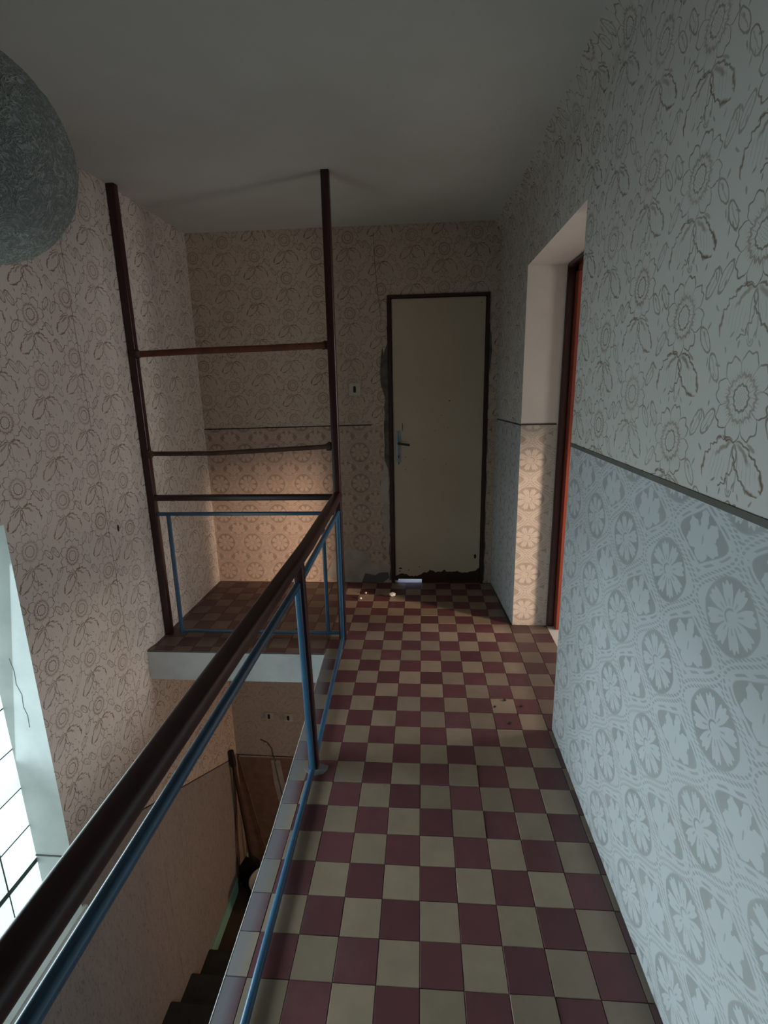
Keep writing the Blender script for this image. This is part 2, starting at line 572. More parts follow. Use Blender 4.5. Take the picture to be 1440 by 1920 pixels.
M['lower_floor'] = plain('brown_floor', (0.085, 0.05, 0.03), (0.06, 0.035, 0.022), 7, 0.6, 0.35)
M['pale_floor'] = plain('pale_floor', (0.62, 0.6, 0.57), (0.5, 0.48, 0.45), 4, 0.6, 0.3)
M['mortar'] = plain('block_mortar', (0.10, 0.13, 0.12), (0.06, 0.08, 0.075), 20, 0.9, 0.1)
M['trim_dark'] = plain('dark_trim', (0.06, 0.04, 0.034), None, 8, 0.6, 0.3)
M['trim_grey'] = plain('grey_trim', (0.13, 0.125, 0.11), (0.10, 0.095, 0.085), 8, 0.6, 0.3)
M['wood_dark'] = plain('dark_handle_wood', (0.06, 0.03, 0.018), (0.035, 0.018, 0.012), 20, 0.6, 0.3, obj=True)
M['wood_pale'] = plain('worn_handle_wood', (0.16, 0.085, 0.045), (0.10, 0.05, 0.03), 20, 0.6, 0.3, obj=True)
M['blade'] = plain('blackened_steel', (0.02, 0.02, 0.02), (0.035, 0.03, 0.027), 12, 0.55, 0.4, 0.4)
M['pail'] = plain('pale_grey_plastic', (0.42, 0.42, 0.42), None, 5, 0.5, 0.4, bump=0)
M['chalk'] = plain('white_plaster_chunk', (0.75, 0.72, 0.68), None, 30, 0.9, 0.2, bump=0.5)
M['crumb'] = plain('dark_crumb', (0.06, 0.045, 0.04), None, 30, 0.9, 0.2, bump=0.5)
M['stucco'] = plain('side_room_paint', (0.62, 0.55, 0.47), (0.56, 0.5, 0.43), 3, 0.8, 0.2)


def glass_block_mat():
    t = NT('lit_glass_block')
    X, Y, Z = t.pos()
    n = t.noise(7, 3, 0.6, vec=t.vec(X, Y * 0.5, Z * 1.6))
    oi = t.n('ShaderNodeObjectInfo')
    k = E(t, oi.outputs['Random'])
    t.put(t.b.inputs['Emission Color'], (*WINDOW_COL, 1))
    t.put(t.b.inputs['Emission Strength'], (0.72 + 0.4 * n + 0.16 * k) * WINDOW_GLOW)
    return t.done((0.5, 0.55, 0.55), 0.2, 0.5)


M['glass_block'] = glass_block_mat()


def lamp_mat():
    t = NT('crackled_resin_globe')
    co = t.n('ShaderNodeTexCoord').outputs['Object']
    n1 = t.noise(25, 2, 0.5, vec=co)
    n1.s.node.inputs['Distortion'].default_value = 5.0
    n2 = t.noise(38, 3, 0.8, vec=co)
    n2.s.node.inputs['Distortion'].default_value = 2.5
    fib = abs(n1 - 0.5).step(0.0, 0.10)
    col = t.mix(fib, (0.86, 0.88, 0.86), (0.42, 0.45, 0.43))
    col = t.mix(n2.step(0.59, 0.05), col, (0.95, 0.97, 0.95))
    x = t.n('ShaderNodeBump')
    x.inputs['Strength'].default_value = 0.8
    x.inputs['Distance'].default_value = 0.006
    t.put(x.inputs['Height'], n2 * 1.5 - fib)
    t.t.links.new(x.outputs[0], t.b.inputs['Normal'])
    t.b.inputs['Transmission Weight'].default_value = 0.12
    t.b.inputs['IOR'].default_value = 1.3
    return t.done(col, 0.18, 0.7)


M['globe'] = lamp_mat()

# ------------------------------------------------------------------ room shell
XL, XR, YB = -1.625, 0.575, 3.76
ZC = 2.53
ZL = -2.80                      # lower hall floor
YN = -3.0                       # wall behind the camera
SLAB = 0.19
YK = 1.445                       # the stairwell edge of the gallery bends slightly here
edge_x = lambda y: -0.5195 - (0.0057 if y < YK else 0.0310) * (y - YK)
Y_ALC = 2.65
WY0, WY1, WZ0, WZ1 = 0.02, 1.822, -0.90, 1.0

# gallery floor slab (kind structure), tiles become its children
bm = bmesh.new()
prism(bm, [(edge_x(-1.9), -1.9), (XR + 0.21, -1.9), (XR + 0.21, YB), (XL, YB), (XL, Y_ALC), (edge_x(Y_ALC), Y_ALC), (edge_x(YK), YK)], -SLAB, -0.009)
prism(bm, [(XL, YN), (XR + 0.21, YN), (XR + 0.21, -1.9), (XL, -1.9)], -SLAB, -0.009)
floor = link('floor', bm, [M['cement'], M['white_plaster']], matfn=lambda c, n: 0 if n.z > 0.5 else 1, kind='structure')
bm = bmesh.new()
sweep(bm, [(edge_x(-1.9) - 0.002, -1.9, -0.004), (edge_x(YK) - 0.002, YK, -0.004), (edge_x(Y_ALC) - 0.002, Y_ALC, -0.004)], rrect(0.003, 0.009, 0.001, 2))
link('edge_lip', bm, M['white_plaster'], floor)

# tiles
T = 0.1130
TX0 = -0.008
TY0 = 1.675                      # a red tile spans TX0..TX0+T, TY0..TY0+TY
TY = 0.1150
GAP = 0.0011


def tile_geo(bm, pts, top=0.0, dx=0, dy=0):
    """one chamfered tile from a convex outline"""
    c = Vector((sum(p[0] for p in pts) / len(pts), sum(p[1] for p in pts) / len(pts), 0))
    lo, mid, hi = [], [], []
    for p in pts:
        q = Vector((p[0], p[1], 0))
        d = (c - q)
        d = d.normalized() if d.length > 1e-6 else d
        a = q + d * GAP
        lo.append(bm.verts.new((a.x + dx, a.y + dy, -0.0088)))
        mid.append(bm.verts.new((a.x + dx, a.y + dy, top - 0.0012)))
        a = q + d * (GAP + 0.0016)
        hi.append(bm.verts.new((a.x + dx, a.y + dy, top)))
    k = len(pts)
    bm.faces.new(hi)
    for i in range(k):
        j = (i + 1) % k
        bm.faces.new((lo[i], lo[j], mid[j], mid[i]))
        bm.faces.new((mid[i], mid[j], hi[j], hi[i]))


def poly_area(p):
    return 0.5 * abs(sum(p[i][0] * p[(i + 1) % len(p)][1] - p[(i + 1) % len(p)][0] * p[i][1] for i in range(len(p))))


full_mesh = {}
for nm in ('red_tile', 'sand_tile'):
    bm = bmesh.new()
    tile_geo(bm, [(-T / 2, -TY / 2), (T / 2, -TY / 2), (T / 2, TY / 2), (-T / 2, TY / 2)])
    bmesh.ops.recalc_face_normals(bm, faces=bm.faces)
    me = bpy.data.meshes.new('tile_' + nm)
    bm.to_mesh(me)
    bm.free()
    me.materials.append(M[nm])
    full_mesh[nm] = me

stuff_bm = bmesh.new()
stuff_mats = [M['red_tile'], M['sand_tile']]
loose = {(0, 0): (0.0022, 0.012), (1, 0): (0.0035, -0.02), (0, -2): (0.003, 0.010), (1, -2): (0.0024, -0.016), (3, -3): (0.0015, -0.012),
         (-1, 0): (0.0008, 0.0), (2, -7): (0.002, 0.01), (3, 3): (0.001, 0.02), (5, 4): (0.002, -0.015)}
tiles = []
WALL_FAR_X = 0.53


def region_clip(pts, region):
    for i in range(len(region)):
        pts = clip_poly(pts, region[i], region[(i + 1) % len(region)])
        if len(pts) < 3:
            return []
    return pts


XC = TX0 + 5 * T                 # last full tile column; beyond it cut strips, and the doorway's tiles
hall = [(edge_x(YK), YK), (XC, YK), (XC, 3.06), (WALL_FAR_X, YB), (edge_x(YB), YB)]
strip_near = [(XC, YK), (XR, YK), (XR, 2.03), (XC, 2.03)]
strip_far = [(XC, 3.05), (XR, 3.05), (WALL_FAR_X, YB), (XC, YB)]
hall_near = [(edge_x(-1.9), -1.9), (XR, -1.9), (XR, YK), (edge_x(YK), YK)]
reveal = [(XC, 2.03), (XR + 0.21, 2.03), (XR + 0.21, 3.05), (XC, 3.05)]
alcove = [(XL, Y_ALC), (edge_x(Y_ALC), Y_ALC), (edge_x(YB), YB), (XL, YB)]
back = [(XL, YN), (XR, YN), (XR, -1.9), (XL, -1.9)]
doorsill = [(-0.235, YB), (0.465, YB), (0.465, YB + 0.02), (-0.235, YB + 0.02)]
j0, j1 = int((YN - TY0) / TY) - 1, int((YB - TY0) / TY) + 1
for j in range(j0, j1 + 1):
    for i in range(-16, 8):
        x0, y0 = TX0 + i * T, TY0 + j * TY
        sq = [(x0, y0), (x0 + T, y0), (x0 + T, y0 + TY), (x0, y0 + TY)]
        nm = 'red_tile' if (i + j) % 2 == 0 else 'sand_tile'
        for ri, reg in enumerate((hall, reveal, hall_near, strip_near, strip_far, alcove, back)):
            p = region_clip(sq, reg)
            if len(p) < 3 or poly_area(p) < 1e-4:
                continue
            single = ri < 5 and 0.7 < y0 < 3.52
            dz = random.uniform(-0.0005, 0.0005)
            if not single:
                n0 = len(stuff_bm.faces)
                tile_geo(stuff_bm, p, dz)
                stuff_bm.faces.ensure_lookup_table()
                for f in stuff_bm.faces[n0:]:
                    f.material_index = 0 if nm == 'red_tile' else 1
                continue
            if poly_area(p) > 0.98 * T * TY:
                o = bpy.data.objects.new('tile', full_mesh[nm])
                lz, lr = loose.get((i, j), (0, random.uniform(-0.004, 0.004)))
                o.location = (x0 + T / 2, y0 + TY / 2, dz + lz)
                o.rotation_euler = (random.uniform(-0.004, 0.004), random.uniform(-0.004, 0.004), lr)
                COL.objects.link(o)
                o.parent = floor
            else:
                b2 = bmesh.new()
                tile_geo(b2, p, dz)
                link('tile', b2, M[nm], floor)
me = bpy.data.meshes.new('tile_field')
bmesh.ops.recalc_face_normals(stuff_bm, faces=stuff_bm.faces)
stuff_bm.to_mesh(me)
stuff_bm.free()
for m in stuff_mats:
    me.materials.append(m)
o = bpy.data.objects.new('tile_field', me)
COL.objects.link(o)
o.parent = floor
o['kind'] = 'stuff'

# ceiling
bm = bmesh.new()
box(bm, XL - 0.3, XR + 0.21, YN - 0.2, YB + 0.2, ZC, ZC + 0.12)
link('ceiling', bm, M['ceiling'], kind='structure')

# right wall: near part, lintel, far part; rounded cove at the ceiling
DZ = 1.262
DH = 2.108
Y0D, Y1D = 2.03, 3.055


def right_mat(c, n):
    if n.x < -0.6 and c.x < XR + 0.03:
        return 0 if c.z > DZ else 1
    if n.y < -0.7 and c.z < DZ and c.y > 2.5:
        return 2
    return 3


bm = bmesh.new()
box(bm, XR, XR + 0.21, YN, Y0D, -0.009, DZ)
box(bm, XR, XR + 0.21, YN, Y0D, DZ, ZC)
box(bm, XR, XR + 0.21, Y0D, Y1D, DH, ZC)
far = [(XR, Y1D), (XR + 0.21, Y1D), (XR + 0.21, YB), (WALL_FAR_X, YB), (WALL_FAR_X + 0.004, YB - 0.04)]
prism(bm, far, -0.009, DZ)
prism(bm, far, DZ, ZC)
wall_right = link('wall_right', bm, [M['floral_right'], M['damask_right'], M['damask_reveal'], M['plaster']], matfn=right_mat, kind='structure')
# cove between wall and ceiling
bm = bmesh.new()
prof = [(XR, ZC - 0.09), (XR - 0.012, ZC - 0.05), (XR - 0.03, ZC - 0.022), (XR - 0.05, ZC), (XR + 0.0, ZC)]
for ya, yb_, off0, off1 in ((YN, Y1D, 0, 0), (Y1D, YB, 0, WALL_FAR_X - XR)):
    a = [bm.verts.new((x + off0, ya, z)) for x, z in prof]
    b = [bm.verts.new((x + off1, yb_, z)) for x, z in prof]
    for i in range(len(prof)):
        k = (i + 1) % len(prof)
        bm.faces.new((a[i], a[k], b[k], b[i]))
link('cove', bm, M['floral_right'], wall_right, smooth=True)

# dado lines
bm = bmesh.new()
box(bm, XR - 0.003, XR, YN, Y0D, DZ - 0.007, DZ + 0.007)
link('trim_1', bm, M['trim_grey'], kind='structure')
bm = bmesh.new()
box(bm, XR, XR + 0.20, Y1D - 0.003, Y1D, DZ - 0.006, DZ + 0.004)
d = (Vector((WALL_FAR_X, YB, 0)) - Vector((XR, Y1D, 0)))
sweep(bm, [(XR - 0.002, Y1D, DZ - 0.004), (WALL_FAR_X + 0.003, YB - 0.05, DZ - 0.012)], rrect(0.006, 0.007, 0.001, 1))
link('trim_2', bm, M['trim_dark'], kind='structure')
bm = bmesh.new()
sweep(bm, [(XL, YB - 0.001, 1.203), (-0.36, YB - 0.001, 1.219)], rrect(0.006, 0.008, 0.001, 1))
link('trim_3', bm, M['trim_dark'], kind='structure')
bm = bmesh.new()
sweep(bm, [(XL + 0.001, 3.69, -1.6), (XL + 0.001, WY1, 0.555 * (3.69 - WY1) - 1.6)], rrect(0.005, 0.007, 0.001, 1))
sweep(bm, [(XL, YB - 0.001, -1.62), (0.5, YB - 0.001, -1.66)], rrect(0.005, 0.008, 0.001, 1))
link('trim_4', bm, M['trim_dark'], kind='structure')

# back wall
BX0, BX1, BZ = -0.235, 0.466, 2.086


def back_mat(c, n):
    if n.y < -0.7:
        if c.z > 1.21:
            return 0
        if c.z > -0.2:
            return 1
        return 3 if c.z > -1.64 else 4
    return 2


bm = bmesh.new()
W2 = YB + 0.15
box(bm, XL - 0.26, BX0, YB, W2, -0.15, 1.211)
box(bm, XL - 0.26, BX0, YB, W2, 1.211, ZC)
box(bm, BX0, BX1, YB, W2, BZ, ZC)
box(bm, BX1, XR + 0.21, YB, W2, 1.25, ZC)
box(bm, BX1, XR + 0.21, YB, W2, -0.15, 1.25)
box(bm, XL - 0.26, XR + 0.21, YB, W2, -1.645, -0.21)
box(bm, XL - 0.26, XR + 0.21, YB, W2, ZL, -1.645)
box(bm, BX0, BX1, YB, W2, -0.15, -0.012)
box(bm, XL - 0.26, XR + 0.21, YB, W2, -0.21, -0.15)
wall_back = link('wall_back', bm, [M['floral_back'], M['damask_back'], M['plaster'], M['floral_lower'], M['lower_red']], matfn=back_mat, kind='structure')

# left wall with the glass-block window opening; the alcove part stands a little proud
XO = XL - 0.26


def left_mat(c, n):
    return 0 if n.x > 0.7 else 1


bm = bmesh.new()
box(bm, XO, XL, YN, WY0, ZL, ZC)
box(bm, XO, XL, WY1, YB, ZL, ZC)
box(bm, XO, XL, WY0, WY1, ZL, WZ0)
box(bm, XO, XL, WY0, WY1, WZ1, ZC)
wall_left = link('wall_left', bm, [M['floral_left'], M['white_plaster']], matfn=left_mat, kind='structure')
bm = bmesh.new()
prism(bm, [(XL, 2.69), (XL + 0.012, 2.735), (XL + 0.012, YB), (XL, YB)], -SLAB, ZC)
link('alcove_lining', bm, M['floral_left'], wall_left)

# wall behind the camera and the lower hall's shell
bm = bmesh.new()
box(bm, XO, XR + 0.21, YN - 0.15, YN, ZL, ZC)
link('wall_front', bm, M['plaster'], kind='structure')
bm = bmesh.new()
LX = 0.62
box(bm, LX, LX + 0.15, YN, 0.6, ZL, -SLAB - 0.002)
box(bm, LX, LX + 0.15, 1.8, 2.7, ZL, -SLAB - 0.002)
box(bm, LX, LX + 0.15, 0.6, 1.8, ZL, -1.9)
box(bm, LX, LX + 0.15, 0.6, 1.8, -0.5, -SLAB - 0.002)
box(bm, LX + 0.15, 1.15, 0.45, 0.6, -1.9, -SLAB - 0.002)  # closed box added round the fill lamp's opening, keeps the sun out
box(bm, LX + 0.15, 1.15, 1.8, 1.95, -1.9, -SLAB - 0.002)
box(bm, 1.05, 1.15, 0.6, 1.8, -1.9, -SLAB - 0.002)
box(bm, LX + 0.15, 1.05, 0.6, 1.8, -2.0, -1.9)
box(bm, LX, LX + 0.15, 2.85, 3.6, -0.75, -SLAB - 0.002)
box(bm, LX, 1.75, 3.6, YB, ZL, -SLAB - 0.002)
box(bm, LX, 1.75, 2.7, 2.85, ZL, -SLAB - 0.002)
box(bm, 1.6, 1.75, 2.7, YB, ZL, -SLAB - 0.002)
link('wall_lower', bm, M['lower_red'], kind='structure')
bm = bmesh.new()
box(bm, XL, 1.6, YN, YB, ZL - 0.1, ZL)
link('floor_lower', bm, M['lower_floor'], kind='structure')

# side room beyond the doorway (mostly unseen; its window lets the warm light in)
bm = bmesh.new()
RX0, RX1, RY0, RY1 = XR + 0.21, 3.7, 0.3, 4.1
WA, WB, WC, WD = 0.93, 1.62, 0.38, 1.62
box(bm, RX1, RX1 + 0.15, RY0, WA, 0, ZC)
box(bm, RX1, RX1 + 0.15, WB, 2.35, 0, ZC)
box(bm, RX1, RX1 + 0.15, 3.25, RY1, 0, ZC)
box(bm, RX1, RX1 + 0.15, 2.35, 3.25, 0, 0.8)  # opening added for the unseen fill lamp
box(bm, RX1, RX1 + 0.15, 2.35, 3.25, 2.2, ZC)
box(bm, RX1, RX1 + 0.15, WA, WB, 0, WC)
box(bm, RX1, RX1 + 0.15, WA, WB, WD, ZC)
box(bm, RX0, RX1 + 0.15, RY1, RY1 + 0.1, 0, ZC)
box(bm, RX0, RX1 + 0.15, RY0 - 0.1, RY0, 0, ZC)
box(bm, RX0, RX1 + 0.15, RY0 - 0.1, RY1 + 0.1, ZC, ZC + 0.1)
link('wall_side_room', bm, M['stucco'], kind='structure')
bm = bmesh.new()
box(bm, RX0, RX1 + 0.15, RY0, RY1, -0.1, -0.001)
link('floor_side_room', bm, M['pale_floor'], kind='structure')
w2 = empty('window_2', (RX1, 1.28, WC), kind='structure')
for nm, a in (('frame_rail', (RX1 + 0.09, RX1 + 0.14, WA, WB, WC, WC + 0.04)), ('frame_rail', (RX1 + 0.09, RX1 + 0.14, WA, WB, WD - 0.04, WD)),
              ('frame_stile', (RX1 + 0.09, RX1 + 0.14, WA, WA + 0.04, WC + 0.04, WD - 0.04)), ('frame_stile', (RX1 + 0.09, RX1 + 0.14, WB - 0.04, WB, WC + 0.04, WD - 0.04))):
    bm = bmesh.new()
    box(bm, *a)
    adopt(link(nm, bm, M['white_plaster']), w2)

# doorway frame into the side room
d2 = empty('door_2', (XR + 0.21, 2.54, 0), kind='structure')
for nm, mt, a in (('jamb', 'maroon', (0.786, 0.826, Y1D - 0.02, Y1D + 0.05, 0, DH)),
                  ('door_stop', 'maroon_sunlit', (0.826, 0.90, Y1D - 0.066, Y1D + 0.05, 0, DH)),
                  ('jamb', 'maroon', (0.786, 0.826, Y0D - 0.05, Y0D + 0.02, 0, DH)),
                  ('door_stop', 'maroon_sunlit', (0.826, 0.90, Y0D - 0.05, Y0D + 0.05, 0, DH)),
                  ('frame_head', 'maroon', (0.786, 0.826, Y0D, Y1D, DH - 0.02, DH + 0.05)),
                  ('head_stop', 'maroon_sunlit', (0.826, 0.90, Y0D, Y1D, DH - 0.05, DH + 0.05))):
    bm = bmesh.new()
    box(bm, *a)
    bmesh.ops.bevel(bm, geom=bm.edges[:], offset=0.004, segments=2, affect='EDGES')
    adopt(link(nm, bm, M[mt], smooth=True), d2)

# ------------------------------------------------------------------ glass-block window
win = empty('window_1', (-1.84, 0.92, WZ0), kind='structure')
bm = bmesh.new()
box(bm, XO, -1.8015, WY0 - 0.001, 1.862, WZ0, WZ1 + 0.01)
adopt(link('mortar', bm, M['mortar']), win)
BW = 0.2035
for r in range(9):
    z0 = -0.838 + BW * r
    z1 = z0 + BW
    for c in range(9):
        y1 = 1.858 - 0.204 * c
        y0 = y1 - 0.204
        g = 0.0042
        zb = z0 + (0.024 if r == 1 else g)
        jx = random.uniform(-0.0008, 0.0008)
        bm = bmesh.new()
        v = box(bm, -1.835, -1.800 + jx, y0 + g, y1 - g, zb, z1 - g)
        f = [f for f in bm.faces if all(w.co.x > -1.81 for w in f.verts)]
        res = bmesh.ops.inset_individual(bm, faces=f, thickness=0.006, depth=0.0012)
        adopt(link('glass_block', bm, M['glass_block']), win)
bm = bmesh.new()
v = box(bm, -1.808, XL + 0.02, WY0 - 0.02, WY1 + 0.022, WZ0 - 0.035, WZ0)
for w in v:
    if w.co.x < -1.7 and w.co.z > WZ0 - 0.01:
        w.co.z += 0.055
bmesh.ops.bevel(bm, geom=bm.edges[:], offset=0.008, segments=2, affect='EDGES')
adopt(link('window_sill', bm, M['white_plaster'], smooth=True), win)
bm = bmesh.new()
box(bm, -1.8, XL + 0.001, WY1 - 0.004, WY1, -0.60, -0.594)
adopt(link('reveal_joint', bm, M['trim_grey']), win)

# ------------------------------------------------------------------ back door
d1 = empty('door_1', (0.117, YB, 0), kind='structure')
FD0, FD1 = YB - 0.012, YB + 0.10
for nm, a in (('frame_jamb', (BX0, -0.208, FD0, FD1, 0.0, BZ)), ('frame_jamb', (0.444, BX1, FD0, FD1, 0.0, BZ)), ('frame_head', (BX0, BX1, FD0 - 0.001, FD1, 2.073, BZ + 0.006))):
    bm = bmesh.new()
    box(bm, *a)
    bmesh.ops.bevel(bm, geom=bm.edges[:], offset=0.003, segments=1, affect='EDGES')
    adopt(link(nm, bm, M['frame_dark']), d1)
LY = YB + 0.006
for a in ((BX0, -0.185, LY + 0.041, FD1, 0.0, BZ), (0.42, BX1, LY + 0.041, FD1, 0.0, BZ), (BX0, BX1, LY + 0.042, FD1 - 0.001, 2.05, BZ)):
    bm = bmesh.new()
    box(bm, *a)
    adopt(link('frame_stop', bm, M['frame_dark']), d1)
bm = bmesh.new()
box(bm, -0.205, 0.441, LY, LY + 0.04, 0.026, 2.07)
bmesh.ops.bevel(bm, geom=bm.edges[:], offset=0.003, segments=2, affect='EDGES')
leaf = adopt(link('door_leaf', bm, M['door'], smooth=True), d1)
# dark threshold that covers the right two thirds of the gap
bm = bmesh.new()
box(bm, 0.0, 0.444, YB - 0.005, YB + 0.06, -0.009, 0.027)
adopt(link('threshold', bm, M['chip']), d1)


def ragged(x0, x1, zb, prof, n, amp):
    pts = [(x0, zb), (x1, zb)]
    for i in range(n + 1):
        f = 1 - i / n
        x = x0 + (x1 - x0) * f
        k = f * (len(prof) - 1)
        i0 = min(int(k), len(prof) - 2)
        z = prof[i0] + (prof[i0 + 1] - prof[i0]) * (k - i0)
        pts.append((x, z + random.uniform(-amp, amp)))
    return pts


bm = bmesh.new()
sheet(bm, [(x, LY, z) for x, z in ragged(-0.203, 0.44, 0.027, [0.058, 0.082, 0.045, 0.052, 0.072, 0.105, 0.083, 0.10, 0.088, 0.094, 0.082, 0.088, 0.118], 46, 0.008)], (0, -1, 0), 0.0006)
for cx, cz, rx, rz in ((0.405, 0.215, 0.011, 0.02), (-0.165, 0.115, 0.016, 0.005), (-0.1, 0.1, 0.005, 0.004), (-0.17, 0.09, 0.006, 0.006), (-0.02, 0.125, 0.004, 0.004), (0.18, 0.925, 0.0035, 0.003),
                       (-0.118, 0.98, 0.003, 0.004), (-0.118, 0.885, 0.003, 0.005), (0.02, 0.96, 0.003, 0.003), (0.2, 1.38, 0.006, 0.004), (0.145, 1.28, 0.003, 0.003), (0.41, 2.03, 0.003, 0.004),
                       (0.19, 1.19, 0.004, 0.003), (0.1, 1.17, 0.003, 0.003), (-0.04, 1.085, 0.002, 0.003), (-0.137, 1.20, 0.003, 0.028)):
    sheet(bm, [(cx + rx * random.uniform(.7, 1.2) * math.cos(k * .9), LY, cz + rz * random.uniform(.7, 1.2) * math.sin(k * .9)) for k in range(7)], (0, -1, 0), 0.0006)
pl = link('paint_loss', bm, M['chip'])
pl.parent = leaf
bm = bmesh.new()
sweep(bm, [(-0.167, LY - 0.002, 0.945), (-0.167, LY - 0.002, 1.172)], rrect(0.036, 0.008, 0.0035, 2), up=Vector((0, 1, 0)))
hp = link('handle_plate', bm, M['steel'], smooth=True)
hp.parent = leaf
bm = bmesh.new()
sweep(bm, [(-0.167, LY, 1.085), (-0.167, LY - 0.045, 1.085), (-0.155, LY - 0.055, 1.084), (-0.085, LY - 0.055, 1.074)], circ(0.008, 10))
hl = link('handle', bm, M['black'], smooth=True)
hl.parent = leaf
bm = bmesh.new()
sheet(bm, [(-0.167 + 0.005 * math.cos(k * .8), LY - 0.006, 0.985 + 0.011 * math.sin(k * .8)) for k in range(8)], (0, -1, 0), 0.0012)
sheet(bm, [(-0.172, LY, 0.946), (-0.162, LY, 0.946), (-0.167, LY, 0.918)], (0, -1, 0), 0.0012)
kh = link('keyhole', bm, M['black'])
kh.parent = leaf

# balcony slab outside, seen as the bright slit under the door
bm = bmesh.new()
box(bm, -0.8, 1.0, YB + 0.15, YB + 1.6, -0.12, -0.01)
link('floor_balcony', bm, M['pale_floor'], kind='structure')

# torn paper and bare plaster around the back door, children of the wall
bw = YB - 0.0001


def patch(nm, outline, mt, parent, t=0.002, n=(0, -1, 0), at=None):
    bm = bmesh.new()
    sheet(bm, [(x, bw, z) for x, z in outline] if at is None else at, n, t)
    return link(nm, bm, M[mt], parent)


def strip_outline(x_in, zs, widths, side=-1):
    pts = [(x_in, zs[0]), (x_in, zs[-1])]
    for z, w in reversed(list(zip(zs, widths))):
        pts.append((x_in + side * w, z))
    return pts


zs = [0.02 + i * 0.055 for i in range(35)]
ws = []
for z in zs:
    if z < 0.3: w = 0.012
    elif z < 0.95: w = 0.010
    elif z < 1.35: w = 0.034
    elif z < 1.75: w = 0.03
    else: w = 0.004
    ws.append(max(0.003, w + random.uniform(-0.006, 0.006)))
patch('plaster_patch', strip_outline(BX0 + 0.002, zs, ws), 'bare', wall_back)
patch('plaster_patch', [(-0.238, 1.44), (-0.262, 1.42), (-0.288, 1.5), (-0.292, 1.58), (-0.285, 1.68), (-0.272, 1.76), (-0.262, 1.7), (-0.245, 1.6), (-0.238, 1.56)], 'bare', wall_back, 0.003)
ws = [max(0.003, (0.012 if z < 0.9 else 0.006) + random.uniform(-0.005, 0.007)) for z in zs]
patch('plaster_patch', strip_outline(BX1 - 0.002, zs, ws, 1), 'bare', wall_back)
patch('plaster_patch', [(BX1, 1.55), (0.48, 1.6), (0.487, 1.72), (0.48, 1.82), (BX1, 1.88)], 'bare', wall_back, 0.003)
patch('plaster_patch', [(-0.6, 0.0), (-0.26, 0.0), (-0.25, 0.1), (-0.262, 0.2), (-0.3, 0.14), (-0.38, 0.16), (-0.42, 0.24), (-0.52, 0.27), (-0.62, 0.26), (-0.7, 0.17), (-0.75, 0.05)], 'scraped', wall_back, 0.0015)
patch('plaster_patch', [(-0.47, 0.0), (-0.3, 0.0), (-0.25, 0.04), (-0.26, 0.085), (-0.33, 0.08), (-0.36, 0.06), (-0.44, 0.075)], 'cement', wall_back, 0.003)
patch('plaster_patch', [(-0.27, 0.25), (-0.248, 0.25), (-0.248, 1.22), (-0.262, 1.24), (-0.285, 1.2), (-0.272, 1.05), (-0.28, 0.9), (-0.3, 0.85), (-0.308, 0.7), (-0.285, 0.62), (-0.3, 0.5), (-0.28, 0.4)], 'scraped', wall_back, 0.001)


def crack(pts, w, parent, n, mt='bare'):
    bm = bmesh.new()
    up = Vector(n)
    for a, b in zip(pts, pts[1:]):
        sweep(bm, [a, b], [(-w / 2, -0.001), (w / 2, -0.001), (w / 2, 0.001), (-w / 2, 0.001)], up=up)
    return link('crack', bm, M[mt], parent)


crack([(-0.318, YB, 2.49), (-0.312, YB, 2.3), (-0.298, YB, 2.12), (-0.276, YB, 1.95), (-0.285, YB, 1.9)], 0.003, wall_back, (0, -1, 0))
crack([(-1.40, YB, -1.46), (-1.34, YB, -1.49), (-1.305, YB, -1.55), (-1.30, YB, -1.62), (-1.28, YB, -1.68)], 0.014, wall_back, (0, -1, 0))
crack([(-1.29, YB, -1.68), (-1.27, YB, -1.85), (-1.25, YB, -2.0), (-1.22, YB, -2.15), (-1.19, YB, -2.3)], 0.012, wall_back, (0, -1, 0))
patch('plaster_patch', [(-1.32, -1.67), (-1.24, -1.67), (-1.22, -1.85), (-1.19, -2.1), (-1.15, -2.35), (-1.22, -2.35), (-1.28, -2.1), (-1.31, -1.9)], 'scraped', wall_back, 0.0005)
crack([(XL, 1.30, -1.06), (XL, 1.36, -1.3), (XL, 1.33, -1.6), (XL, 1.38, -1.9)], 0.006, wall_left, (1, 0, 0))
crack([(XL, 2.62, -0.24), (XL, 2.57, -0.30), (XL, 2.5, -0.34)], 0.004, wall_left, (1, 0, 0))
crack([(-1.722, WY1, 0.42), (-1.712, WY1, 0.36), (-1.716, WY1, 0.3), (-1.70, WY1, 0.25), (-1.705, WY1, 0.19), (-1.694, WY1, 0.15), (-1.697, WY1, 0.09)], 0.0016, wall_left, (0, -1, 0), 'trim_grey')
bm = bmesh.new()
sheet(bm, [(XL, 2.548 + 0.010 * math.cos(k * .9), 0.782 + 0.02 * math.sin(k * .9)) for k in range(7)], (1, 0, 0), 0.001)
link('wall_hole', bm, M['black'], wall_left)

# ------------------------------------------------------------------ lower stairs
st = empty('staircase', (XL, 2.9, ZL), kind='structure')
for k in range(18):
    yn = 2.905 - 0.27 * k
    z = -2.655 + 0.155 * k
    if z > -0.02:
        break
    bm = bmesh.new()
    box(bm, XL, -0.66, yn - 0.34, yn, z - 0.17, z)
    bmesh.ops.bevel(bm, geom=[e for e in bm.edges if abs(e.verts[0].co.y - yn) < 1e-4 and abs(e.verts[1].co.y - yn) < 1e-4 and e.verts[0].co.z > z - 0.01 and e.verts[1].co.z > z - 0.01], offset=0.012, segments=3, affect='EDGES')
    adopt(link('step', bm, M['stair']), st)
bm = bmesh.new()
box(bm, XL, XL + 0.012, 2.92, YB, ZL, ZL + 0.12)
link('baseboard_left', bm, M['mint'], kind='structure')

